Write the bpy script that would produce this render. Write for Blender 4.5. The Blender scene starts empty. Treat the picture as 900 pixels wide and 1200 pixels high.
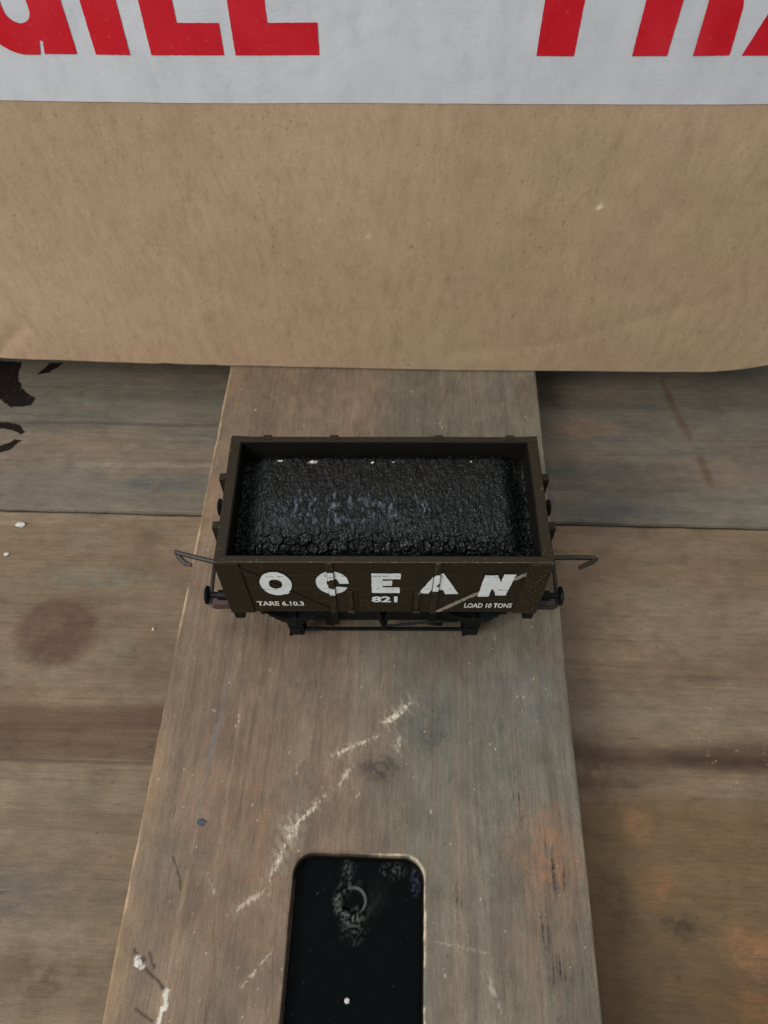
import bpy, bmesh, math, random
import numpy as np
from mathutils import Vector, Matrix
random.seed(7)
S = 0.001                                   # everything below is authored in millimetres
scn = bpy.context.scene
col = scn.collection

# ------------------------------------------------------------------ helpers
def tag(o, label=None, cat=None, group=None, kind=None):
    if label: o['label'] = label
    if cat: o['category'] = cat
    if group: o['group'] = group
    if kind: o['kind'] = kind
    return o

def empty(name, loc=(0, 0, 0), rz=0):
    o = bpy.data.objects.new(name, None); col.objects.link(o)
    o.empty_display_size = 0.005
    o.location = Vector(loc) * S; o.rotation_euler.z = rz
    return o

def link(name, me, mat, parent=None, smooth=False):
    o = bpy.data.objects.new(name, me); col.objects.link(o)
    if mat: me.materials.append(mat)
    if parent: o.parent = parent
    if smooth:
        me.polygons.foreach_set('use_smooth', [True] * len(me.polygons))
    return o

def mesh_np(name, verts, faces, mat, parent=None, cols=None, smooth=True):
    """verts in mm (N,3); faces list/array; optional per-vertex albedo (N,3)"""
    me = bpy.data.meshes.new(name)
    v = (np.asarray(verts, float) * S)
    me.from_pydata(v.tolist(), [], [tuple(int(i) for i in f) for f in faces])
    if cols is not None:
        a = me.color_attributes.new('Albedo', 'FLOAT_COLOR', 'POINT')
        c = np.ones((len(v), 4)); c[:, :3] = np.clip(cols, 0, 1)
        a.data.foreach_set('color', c.astype(np.float32).ravel())
    me.update()
    return link(name, me, mat, parent, smooth)

class MB:
    """collects shapes into ONE mesh (mm)"""
    def __init__(s): s.bm = bmesh.new()
    def box(s, lo, hi, bev=0.0, rot=None, seg=1):
        lo = Vector(lo); hi = Vector(hi); c = (lo + hi) / 2; d = hi - lo
        M = Matrix.Translation(c)
        if rot is not None: M = M @ rot
        M = M @ Matrix.Diagonal((d.x, d.y, d.z, 1))
        g = bmesh.ops.create_cube(s.bm, size=1, matrix=M)
        if bev:
            es = set(e for v in g['verts'] for e in v.link_edges)
            bmesh.ops.bevel(s.bm, geom=list(es), offset=bev, segments=seg, affect='EDGES', profile=0.6)
        return s
    def cyl(s, p0, p1, r0, r1=None, seg=20):
        p0 = Vector(p0); p1 = Vector(p1); d = p1 - p0
        M = Matrix.Translation((p0 + p1) / 2) @ d.to_track_quat('Z', 'Y').to_matrix().to_4x4()
        bmesh.ops.create_cone(s.bm, cap_ends=True, segments=seg, radius1=r0, radius2=r0 if r1 is None else r1,
                              depth=d.length, matrix=M)
        return s
    def ball(s, c, r, sub=1, sc=(1, 1, 1)):
        M = Matrix.Translation(Vector(c)) @ Matrix.Diagonal((sc[0], sc[1], sc[2], 1))
        bmesh.ops.create_icosphere(s.bm, subdivisions=sub, radius=r, matrix=M)
        return s
    def lathe(s, p0, ax, prof, seg=24):
        """prof: list of (distance along axis, radius)"""
        ax = Vector(ax).normalized(); q = ax.to_track_quat('Z', 'Y'); rings = []
        for d, r in prof:
            rings.append([s.bm.verts.new(Vector(p0) + q @ Vector((r * math.cos(2 * math.pi * k / seg), r * math.sin(2 * math.pi * k / seg), d))) for k in range(seg)])
        for a, b in zip(rings, rings[1:]):
            for k in range(seg):
                s.bm.faces.new((a[k], a[(k + 1) % seg], b[(k + 1) % seg], b[k]))
        s.bm.faces.new(rings[0][::-1]); s.bm.faces.new(rings[-1])
        return s
    def tube(s, pts, r, seg=8, flat=1.0):
        pts = [Vector(p) for p in pts]; rings = []
        for i, p in enumerate(pts):
            t = (pts[min(i + 1, len(pts) - 1)] - pts[max(i - 1, 0)]).normalized()
            q = t.to_track_quat('Z', 'Y')
            rr = r[i] if isinstance(r, (list, tuple)) else r
            rings.append([s.bm.verts.new(p + q @ Vector((rr * math.cos(2 * math.pi * k / seg), rr * flat * math.sin(2 * math.pi * k / seg), 0))) for k in range(seg)])
        for a, b in zip(rings, rings[1:]):
            for k in range(seg):
                s.bm.faces.new((a[k], a[(k + 1) % seg], b[(k + 1) % seg], b[k]))
        s.bm.faces.new(rings[0][::-1]); s.bm.faces.new(rings[-1])
        return s
    def prism(s, poly, y0, y1):
        """poly in (x,z), extruded along y"""
        a = [s.bm.verts.new((x, y0, z)) for x, z in poly]; b = [s.bm.verts.new((x, y1, z)) for x, z in poly]
        n = len(poly); s.bm.faces.new(a); s.bm.faces.new(b[::-1])
        for k in range(n): s.bm.faces.new((a[k], b[k], b[(k + 1) % n], a[(k + 1) % n]))
        return s
    def build(s, name, mat, parent=None, smooth=False):
        bmesh.ops.recalc_face_normals(s.bm, faces=s.bm.faces[:])
        bmesh.ops.scale(s.bm, vec=(S, S, S), verts=s.bm.verts[:])
        me = bpy.data.meshes.new(name); s.bm.to_mesh(me); s.bm.free()
        o = link(name, me, mat, parent)
        if smooth:
            for p in me.polygons: p.use_smooth = True
            me.set_sharp_from_angle(angle=math.radians(40))
        return o

# ---- numpy noise
def h2(ix, iy, seed):
    n = (ix.astype(np.int64) * 374761393 + iy.astype(np.int64) * 668265263 + seed * 1442695041) & 0xffffffff
    n = ((n ^ (n >> 13)) * 1274126177) & 0xffffffff
    n = ((n ^ (n >> 15)) * 2246822519) & 0xffffffff
    return ((n ^ (n >> 16)) & 0xffff) / 65535.0
def vn(x, y, seed=0):
    x = np.asarray(x, float); y = np.asarray(y, float)
    ix = np.floor(x); iy = np.floor(y); fx = x - ix; fy = y - iy
    fx = fx * fx * fx * (fx * (fx * 6 - 15) + 10); fy = fy * fy * fy * (fy * (fy * 6 - 15) + 10)
    a = h2(ix, iy, seed); b = h2(ix + 1, iy, seed); c = h2(ix, iy + 1, seed); d = h2(ix + 1, iy + 1, seed)
    return (a + (b - a) * fx) * (1 - fy) + (c + (d - c) * fx) * fy
def fbm(x, y, seed=0, oct=4, gain=.5):
    s = 0; a = 1; t = 0
    for k in range(oct):
        s = s + a * vn(x * 2 ** k + 17.3 * k, y * 2 ** k - 9.1 * k, seed + 31 * k); t += a; a *= gain
    return s / t                              # 0..1, mean .5
def ss(a, b, x):
    t = np.clip((x - a) / (b - a), 0, 1); return t * t * (3 - 2 * t)
def mix(c, d, m): return c * (1 - m[:, None]) + np.asarray(d)[None, :] * m[:, None]
def lin(r, g, b, k=1.0):
    f = lambda u: (u / 12.92 if u <= .04045 else ((u + .055) / 1.055) ** 2.4)
    return np.array([f(r / 255) * k, f(g / 255) * k, f(b / 255) * k])
def seg_d(x, y, pts):
    """distance to polyline, and position 0..1 along it"""
    best = np.full(x.shape, 1e9); tt = np.zeros(x.shape); n = len(pts) - 1
    for i in range(n):
        (ax, ay), (bx, by) = pts[i], pts[i + 1]
        dx, dy = bx - ax, by - ay
        t = np.clip(((x - ax) * dx + (y - ay) * dy) / (dx * dx + dy * dy + 1e-9), 0, 1)
        d = np.hypot(x - ax - t * dx, y - ay - t * dy)
        m = d < best; best = np.where(m, d, best); tt = np.where(m, (i + t) / n, tt)
    return best, tt
def blob(x, y, cx, cy, rx, ry, edge=.5, nz=.35, sc=.12, seed=5, brk=.5):
    r = np.hypot((x - cx) / rx, (y - cy) / ry) + nz * 2 * (fbm(x * sc, y * sc, seed, 5, .62) - .5)
    m = 1 - ss(1 - edge, 1 + edge * .3, r)
    return m * (1 - brk + brk * 1.5 * ss(.36, .62, fbm(x * sc * 4.5, y * sc * 4.5, seed + 71, 4, .65)))

# ---- 2-D signed distance pieces (negative inside)
def sd_poly(x, y, P):
    P = np.asarray(P, float); n = len(P); d = np.full(x.shape, 1e9); ins = np.zeros(x.shape, bool)
    for i in range(n):
        a = P[i]; b = P[(i + 1) % n]; e = b - a
        t = np.clip(((x - a[0]) * e[0] + (y - a[1]) * e[1]) / (e @ e), 0, 1)
        d = np.minimum(d, np.hypot(x - a[0] - t * e[0], y - a[1] - t * e[1]))
        c = ((a[1] > y) != (b[1] > y)) & (x < (b[0] - a[0]) * (y - a[1]) / (b[1] - a[1] + 1e-12) + a[0])
        ins ^= c
    return np.where(ins, -d, d)
def sd_ell(x, y, cx, cy, a, b): return (np.hypot((x - cx) / a, (y - cy) / b) - 1) * min(a, b)
def sd_rbox(x, y, cx, cy, hx, hy, r):
    qx = np.abs(x - cx) - hx + r; qy = np.abs(y - cy) - hy + r
    return np.hypot(np.maximum(qx, 0), np.maximum(qy, 0)) + np.minimum(np.maximum(qx, qy), 0) - r

def sdf_cells(sdf, xs, ys, keep_inside=True):
    """grid cells on one side of a contour, border vertices pulled onto it -> verts2d, quads, grid index map"""
    X, Y = np.meshgrid(xs, ys); nx = len(xs); ny = len(ys)
    x = X.ravel().astype(float); y = Y.ravel().astype(float); sg = 1 if keep_inside else -1
    d = sg * sdf(x, y)
    idx = np.arange(nx * ny).reshape(ny, nx)
    q = np.stack([idx[:-1, :-1], idx[:-1, 1:], idx[1:, 1:], idx[1:, :-1]], -1).reshape(-1, 4)
    cin = (d[q] < 0).sum(1) >= 2
    q = q[cin]
    used = np.zeros(nx * ny, bool); used[q.ravel()] = True
    # border vertices: belong to kept and dropped cells
    cnt = np.zeros(nx * ny, int); np.add.at(cnt, q.ravel(), 1)
    gi = np.zeros((ny, nx), int); gi[:] = 4; gi[0, :] = gi[-1, :] = 2; gi[:, 0] = gi[:, -1] = 2
    gi[0, 0] = gi[0, -1] = gi[-1, 0] = gi[-1, -1] = 1
    border = used & (cnt < gi.ravel())
    step = xs[1] - xs[0]; e = step * .2
    b = np.where(border)[0]
    for _ in range(3):
        bx, by = x[b], y[b]; dd = sg * sdf(bx, by)
        gx = (sg * sdf(bx + e, by) - sg * sdf(bx - e, by)) / (2 * e); gy = (sg * sdf(bx, by + e) - sg * sdf(bx, by - e)) / (2 * e)
        g2 = np.maximum(gx * gx + gy * gy, .05)
        mx = np.clip(dd * gx / g2, -step, step); my = np.clip(dd * gy / g2, -step, step)
        x[b] -= mx; y[b] -= my
    re = -np.ones(nx * ny, int); re[used] = np.arange(used.sum())
    return x[used], y[used], re[q], border[used]

def border_loops(q):
    """ordered boundary edge loops of a quad list"""
    from collections import defaultdict
    cnt = {}
    for f in q:
        for k in range(4):
            a, b = int(f[k]), int(f[(k + 1) % 4])
            if (b, a) in cnt: del cnt[(b, a)]
            else: cnt[(a, b)] = 1
    nxt = defaultdict(list)
    for a, b in cnt: nxt[a].append(b)
    loops = []
    while nxt:
        s = next(iter(nxt)); L = [s]; c = s
        while True:
            n = nxt[c].pop()
            if not nxt[c]: del nxt[c]
            if n == s: break
            L.append(n); c = n
            if c not in nxt: break
        loops.append(L)
    return loops

# ------------------------------------------------------------------ materials
class NT:
    def __init__(s, name):
        s.m = bpy.data.materials.new(name); s.m.use_nodes = True
        s.t = s.m.node_tree; s.b = s.t.nodes['Principled BSDF']
    def n(s, typ, **kw):
        o = s.t.nodes.new(typ)
        for k, v in kw.items():
            if k in o.inputs: o.inputs[k].default_value = v
            else: setattr(o, k, v)
        return o
    def l(s, a, b): s.t.links.new(a, b)
    def coords(s, scale=(1, 1, 1)):
        tc = s.n('ShaderNodeTexCoord'); mp = s.n('ShaderNodeMapping'); mp.inputs['Scale'].default_value = scale
        s.l(tc.outputs['Object'], mp.inputs['Vector']); return mp.outputs['Vector']
    def noise(s, vec, scale, detail=4, rough=.55, dist=0):
        o = s.n('ShaderNodeTexNoise', Scale=scale, Detail=detail, Roughness=rough, Distortion=dist); s.l(vec, o.inputs['Vector']); return o.outputs['Fac']
    def ramp(s, fac, stops):
        o = s.n('ShaderNodeValToRGB'); e = o.color_ramp.elements
        while len(e) < len(stops): e.new(.5)
        for i, (p, c) in enumerate(stops): e[i].position = p; e[i].color = (*c, 1) if len(c) == 3 else c
        s.l(fac, o.inputs['Fac']); return o.outputs['Color']
    def mixc(s, fac, a, b, mode='MIX'):
        o = s.n('ShaderNodeMix', data_type='RGBA', blend_type=mode)
        for sock, v in ((o.inputs[0], fac), (o.inputs[6], a), (o.inputs[7], b)):
            if isinstance(v, (int, float)): sock.default_value = v
            elif isinstance(v, (tuple, list, np.ndarray)): sock.default_value = (*[float(u) for u in v][:3], 1)
            else: s.l(v, sock)
        return o.outputs[2]
    def rng(s, fac, a, b, c, d):
        o = s.n('ShaderNodeMapRange'); s.l(fac, o.inputs['Value'])
        for k, v in zip(('From Min', 'From Max', 'To Min', 'To Max'), (a, b, c, d)): o.inputs[k].default_value = v
        return o.outputs['Result']
    def bump(s, h, strength, dist, prev=None):
        o = s.n('ShaderNodeBump', Strength=strength, Distance=dist); s.l(h, o.inputs['Height'])
        if prev: s.l(prev, o.inputs['Normal'])
        return o.outputs['Normal']
    def base(s, c):
        if isinstance(c, (tuple, list, np.ndarray)): s.b.inputs['Base Color'].default_value = (*[float(u) for u in c][:3], 1)
        else: s.l(c, s.b.inputs['Base Color'])
    def set(s, **kw):
        for k, v in kw.items():
            i = s.b.inputs[k.replace('_', ' ')]
            if hasattr(v, 'links'): s.l(v, i)
            else: i.default_value = v
        return s.m

def wood_mat(name, along, fib):
    """albedo attribute x procedural fibre (along local x or y), blotches and grit"""
    t = NT(name)
    a = t.n('ShaderNodeAttribute', attribute_name='Albedo').outputs['Color']
    def st(k): return t.coords((1, k, .4) if along == 'y' else (k, 1, .4))
    g1 = t.noise(st(.09), 3300, 3, .65); g2 = t.noise(st(.14), 1000, 5, .7, .5)
    iso = t.coords(); grit = t.noise(iso, 3400, 3, .7); blot = t.noise(st(.6), 230, 7, .72, .3); hue = t.noise(st(.5), 95, 5, .65)
    def mul(c, n, lo, hi, f=1.0):
        return t.mixc(f, c, t.ramp(n, [(.27, (lo, lo, lo)), (.5, (1, 1, 1)), (.73, (hi, hi, hi))]), 'MULTIPLY')
    c = t.mixc(t.rng(hue, .35, .65, 0, .22), a, t.mixc(1, a, (.86, .97, .98), 'MULTIPLY'))
    c = mul(c, g1, .74, 1.24, fib); c = mul(c, g2, .74, 1.2, fib); c = mul(c, blot, .76, 1.2); c = mul(c, grit, .80, 1.2)
    p = t.noise(st(.06), 2300, 2, .5)                       # open pores
    c = t.mixc(t.rng(p, .66, .73, 0, .8), c, t.mixc(.45, c, (.02, .015, .01)))
    q = t.noise(iso, 1500, 4, .7); c = t.mixc(t.rng(q, .70, .76, 0, .35), c, (.36, .31, .25))   # dust, raised fibres
    t.base(c)
    nrm = t.bump(g1, .45, .0002); nrm = t.bump(g2, .4, .0003, nrm); nrm = t.bump(grit, .35, .0001, nrm)
    return t.set(Roughness=t.rng(g2, .2, .8, .6, .85), Normal=nrm, Specular_IOR_Level=.3)

def paint_mat(name, c0, fleck, fl_amt=.71, rough=.5, sc=1400, spec=.4, dust=None, scuff=False):
    t = NT(name); v = t.coords()
    n1 = t.noise(v, 350, 4, .6); n2 = t.noise(v, sc, 2, .5); n3 = t.noise(v, 3200, 3, .6)
    c0 = np.array(c0)
    c = t.mixc(n1, c0 * .75, c0 * 1.25)
    c = t.mixc(t.rng(n2, fl_amt, fl_amt + .05, 0, .8), c, fleck)
    if dust is not None: c = t.mixc(t.rng(t.noise(v, 700, 5, .7), .5, .8, 0, .6), c, dust)
    if scuff:
        k = t.noise(v, 420, 6, .75, .6); c = t.mixc(t.rng(k, .60, .68, 0, .22), c, fleck)
        c = t.mixc(t.rng(t.noise(v, 2300, 2, .5), .70, .74, 0, .7), c, np.array(fleck) * 1.8)
    t.base(c)
    return t.set(Roughness=t.rng(n1, .2, .8, rough - .1, rough + .15), Normal=t.bump(n3, .25, .00008), Specular_IOR_Level=spec)

BROWN = (.0185, .0127, .0056)
M = {}
M['wood_y'] = wood_mat('weathered_plank_wood', 'y', .6)
M['wood_x'] = wood_mat('weathered_board_wood', 'x', .45)
M['brown'] = paint_mat('wagon_brown_plastic', BROWN, (.10, .075, .03), .70, .55, 1500, .25, scuff=True)
M['brown_strap'] = paint_mat('wagon_strapping', (.020, .0142, .0066), (.20, .15, .06), .62, .55, 2600, .25, scuff=True)
M['black'] = paint_mat('black_plastic', (.0042, .0052, .0052), (.035, .035, .03), .75, .45, 1500, .16)
M['dark_metal'] = paint_mat('coupling_metal', (.030, .026, .022), (.10, .075, .06), .66, .45, 1500, .5)
M['green_metal'] = paint_mat('coupling_metal_olive', (.022, .018, .011), (.10, .055, .02), .62, .45, 900, .5)
M['inner'] = paint_mat('wagon_inside', (.008, .0072, .0055), (.05, .04, .02), .76, .65, 1500, .15)
M['white_paint'] = paint_mat('white_lettering_paint', (.74, .78, .77), (.35, .33, .28), .72, .5, 1600, .3)
M['small_paint'] = paint_mat('white_print', (.68, .68, .63), (.16, .14, .10), .58, .6, 3200, .3)
M['stripe_paint'] = paint_mat('worn_stripe_paint', (.30, .27, .225), (.10, .085, .06), .58, .6, 2600, .3)
M['reflect_pink'] = paint_mat('bracket_pink_reflect', (.085, .050, .042), (.30, .2, .19), .68, .5, 1200, .3)  # pinkish reflection painted into the left bracket's colour
M['ink'] = paint_mat('dark_branding_ink', (.010, .006, .005), (.05, .03, .02), .62, .8, 700, .2)
M['red_ink'] = None
M['crumb'] = paint_mat('white_crumb', (.58, .56, .51), (.5, .48, .42), .65, .8, 1500, .3)
M['dirt'] = paint_mat('dark_ground', (.05, .042, .034), (.1, .08, .06), .66, .9, 120, .2)
M['nail'] = paint_mat('nail_steel', (.03, .032, .04), (.07, .07, .08), .66, .45, 1500, .5)

t = NT('red_tape_ink'); v = t.coords()
n = t.noise(v, 55, 4, .6, .6); f = t.noise(v, 900, 4, .6)
c = t.mixc(t.rng(n, .35, .7, 0, 1), (.62, .007, .020), (.72, .024, .042)); c = t.mixc(t.rng(f, .62, .75, 0, .25), c, (.7, .2, .2)); t.base(c)
M['red_ink'] = t.set(Roughness=.42, Specular_IOR_Level=.45, Normal=t.bump(n, .25, .0012))

t = NT('white_tape_film'); v = t.coords((1, 1, .6))
n = t.noise(v, 140, 6, .72); f = t.noise(v, 1200, 3, .6); w = t.noise(t.coords(), 40, 3, .5, .8)
c = t.ramp(n, [(.3, (.60, .62, .655)), (.5, (.69, .71, .745)), (.7, (.73, .755, .79))])
c = t.mixc(t.rng(f, .64, .76, 0, .35), c, (.42, .43, .45)); c = t.mixc(t.rng(w, .35, .65, 0, .25), c, (.60, .625, .67)); t.base(c)
wr = t.n('ShaderNodeTexVoronoi', Scale=26, feature='DISTANCE_TO_EDGE'); t.l(t.mixc(.06, t.coords((1, 1, .55)), t.n('ShaderNodeTexNoise', Scale=60).outputs['Color'], 'ADD'), wr.inputs['Vector'])
M['tape'] = t.set(Roughness=.36, Specular_IOR_Level=.5, Normal=t.bump(t.rng(wr.outputs['Distance'], 0, .05, 0, 1), .10, .0006, t.bump(w, .3, .0015, t.bump(n, .15, .0003))))

t = NT('kraft_cardboard'); v = t.coords(); a = t.n('ShaderNodeAttribute', attribute_name='Albedo').outputs['Color']
vf = t.coords((1, 1, .35)); n1 = t.noise(vf, 420, 6, .75); n2 = t.noise(v, 60, 5, .6); n3 = t.noise(t.coords((1.6, 1, .7)), 800, 3, .6); n4 = t.noise(v, 2200, 2, .6)
c = t.mixc(1, a, t.ramp(n1, [(.25, (.82, .80, .78)), (.5, (1, 1, 1)), (.75, (1.12, 1.13, 1.14))]), 'MULTIPLY')
c = t.mixc(1, c, t.ramp(n2, [(.3, (.95, .94, .93)), (.7, (1.05, 1.05, 1.05))]), 'MULTIPLY')
c = t.mixc(t.rng(n3, .63, .75, 0, .6), c, (.16, .11, .065)); c = t.mixc(t.rng(n3, .36, .24, 0, .5), c, (.62, .52, .38))
c = t.mixc(.5, c, t.ramp(n4, [(.3, (.85, .85, .85)), (.7, (1.15, 1.15, 1.15))]), 'MULTIPLY')
t.base(c)
M['kraft'] = t.set(Roughness=.8, Specular_IOR_Level=.25, Normal=t.bump(n1, .25, .0003, t.bump(n2, .2, .0015)))

t = NT('coal_moulding'); v = t.coords(); a = t.n('ShaderNodeAttribute', attribute_name='Albedo').outputs['Color']
n1 = t.noise(v, 900, 4, .65); n2 = t.noise(v, 2600, 3, .6)
c = t.mixc(1, a, t.ramp(n1, [(.3, (.7, .7, .7)), (.7, (1.5, 1.5, 1.5))]), 'MULTIPLY'); t.base(c)
M['coal'] = t.set(Roughness=t.rng(n1, .3, .7, .24, .48), Specular_IOR_Level=.36, Normal=t.bump(n2, .35, .0002, t.bump(n1, .3, .0003)))

t = NT('black_plate_metal'); v = t.coords(); a = t.n('ShaderNodeAttribute', attribute_name='Albedo').outputs['Color']
n1 = t.noise(v, 300, 5, .7); n2 = t.noise(t.coords((1, .4, 1)), 1500, 3, .6)
c = t.mixc(t.rng(n2, .69, .76, 0, .5), a, (.12, .125, .12)); t.base(c)
M['plate'] = t.set(Roughness=t.rng(n1, .3, .7, .40, .6), Specular_IOR_Level=.02, Normal=t.bump(n2, .2, .0001))

# ------------------------------------------------------------------ timber
def axis(a, b, f0, f1, fine, coarse):
    p = [np.arange(a, f0, coarse)] if f0 > a else []
    p.append(np.arange(max(a, f0), min(b, f1), fine))
    if f1 < b: p.append(np.arange(f1, b, coarse))
    v = np.concatenate(p); v = v[b - v > fine * .3]; return np.append(v, b)
def slab(name, mat, W, L, T, colour_fn, step, fine_x, fine_y, hole=None, hole_depth=0, parent=None, r=.7, rough=.12, seed=1, grain='y'):
    """a board W (x) by L (y) by T, top at z=0, optional routed pocket"""
    xs = axis(-W / 2, W / 2, *fine_x, step, 2.5); ys = axis(-L / 2, L / 2, *fine_y, step, 2.5)
    if hole: x, y, q, bd = sdf_cells(hole, xs, ys, False)
    else:
        X, Y = np.meshgrid(xs, ys); x = X.ravel(); y = Y.ravel(); nx = len(xs); ny = len(ys)
        idx = np.arange(nx * ny).reshape(ny, nx)
        q = np.stack([idx[:-1, :-1], idx[:-1, 1:], idx[1:, 1:], idx[1:, :-1]], -1).reshape(-1, 4)
    cols = colour_fn(x, y)
    dx = W / 2 - np.abs(x); dy = L / 2 - np.abs(y); de = np.minimum(dx, dy)
    rr = r * (.5 + 1.2 * fbm(x * .12, y * .12, seed + 3, 4))
    k = np.clip(1 - de / rr, 0, 1); z = -rr * (1 - np.sqrt(np.maximum(1 - k * k, 0)))
    gx, gy = (1.3, .05) if grain == 'y' else (.05, 1.3)
    z = z + rough * (fbm(x * gx, y * gy, seed + 8, 3) - .5) + .25 * (fbm(x * .02, y * .02, seed + 5, 2) - .5)
    if hole is not None:
        dh = hole(x, y); kk = np.clip(1 - dh / .5, 0, 1); z = z - .16 * kk * kk * (.4 + 1.2 * fbm(x * .4, y * .4, 77, 3))
    # wavy sawn edge
    sx = np.sign(x) * (np.abs(x) > W / 2 - 1e-3); x = x + sx * .25 * (fbm(y * .15, y * 0 + 3, seed + 9, 4) - .5)
    V = np.stack([x, y, z], 1); F = [tuple(f) for f in q]; C = cols
    loops = border_loops(q)
    loops.sort(key=lambda L_: -max(abs(V[i][0]) + abs(V[i][1]) for i in L_))
    for li, Lp in enumerate(loops):
        if len(Lp) < 8: continue
        n0 = len(V); zb = -T if li == 0 else -hole_depth
        low = V[Lp].copy(); low[:, 2] = zb
        V = np.vstack([V, low]); C = np.vstack([C, C[Lp] * .85 if li == 0 else np.where((cols[Lp, :1] * 0 + (y[Lp] > SLY - 5)[:, None] + (x[Lp] > SLX)[:, None]) > 0, lin(34, 30, 25)[None], C[Lp] * .9)])  # far and right pocket walls near-black, shade put into their colour
        n = len(Lp)
        for i in range(n):
            a, b = Lp[i], Lp[(i + 1) % n]; F.append((b, a, n0 + i, n0 + (i + 1) % n))
        F.append(tuple(n0 + i for i in range(n)))
    return mesh_np(name, V, F, mat, parent, C, smooth=False)

# --- upper plank: local axes turned -1.92 deg about (-2.9, 0)
PA = math.radians(-1.92); PC = (-2.9, 0.0)
def w2p(x, y):
    c, s = math.cos(-PA), math.sin(-PA); x = np.asarray(x, float) - PC[0]; y = np.asarray(y, float) - PC[1]
    return x * c - y * s, x * s + y * c
def p2w(x, y):
    c, s = math.cos(PA), math.sin(PA); return x * c - y * s + PC[0], x * s + y * c + PC[1]

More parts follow.
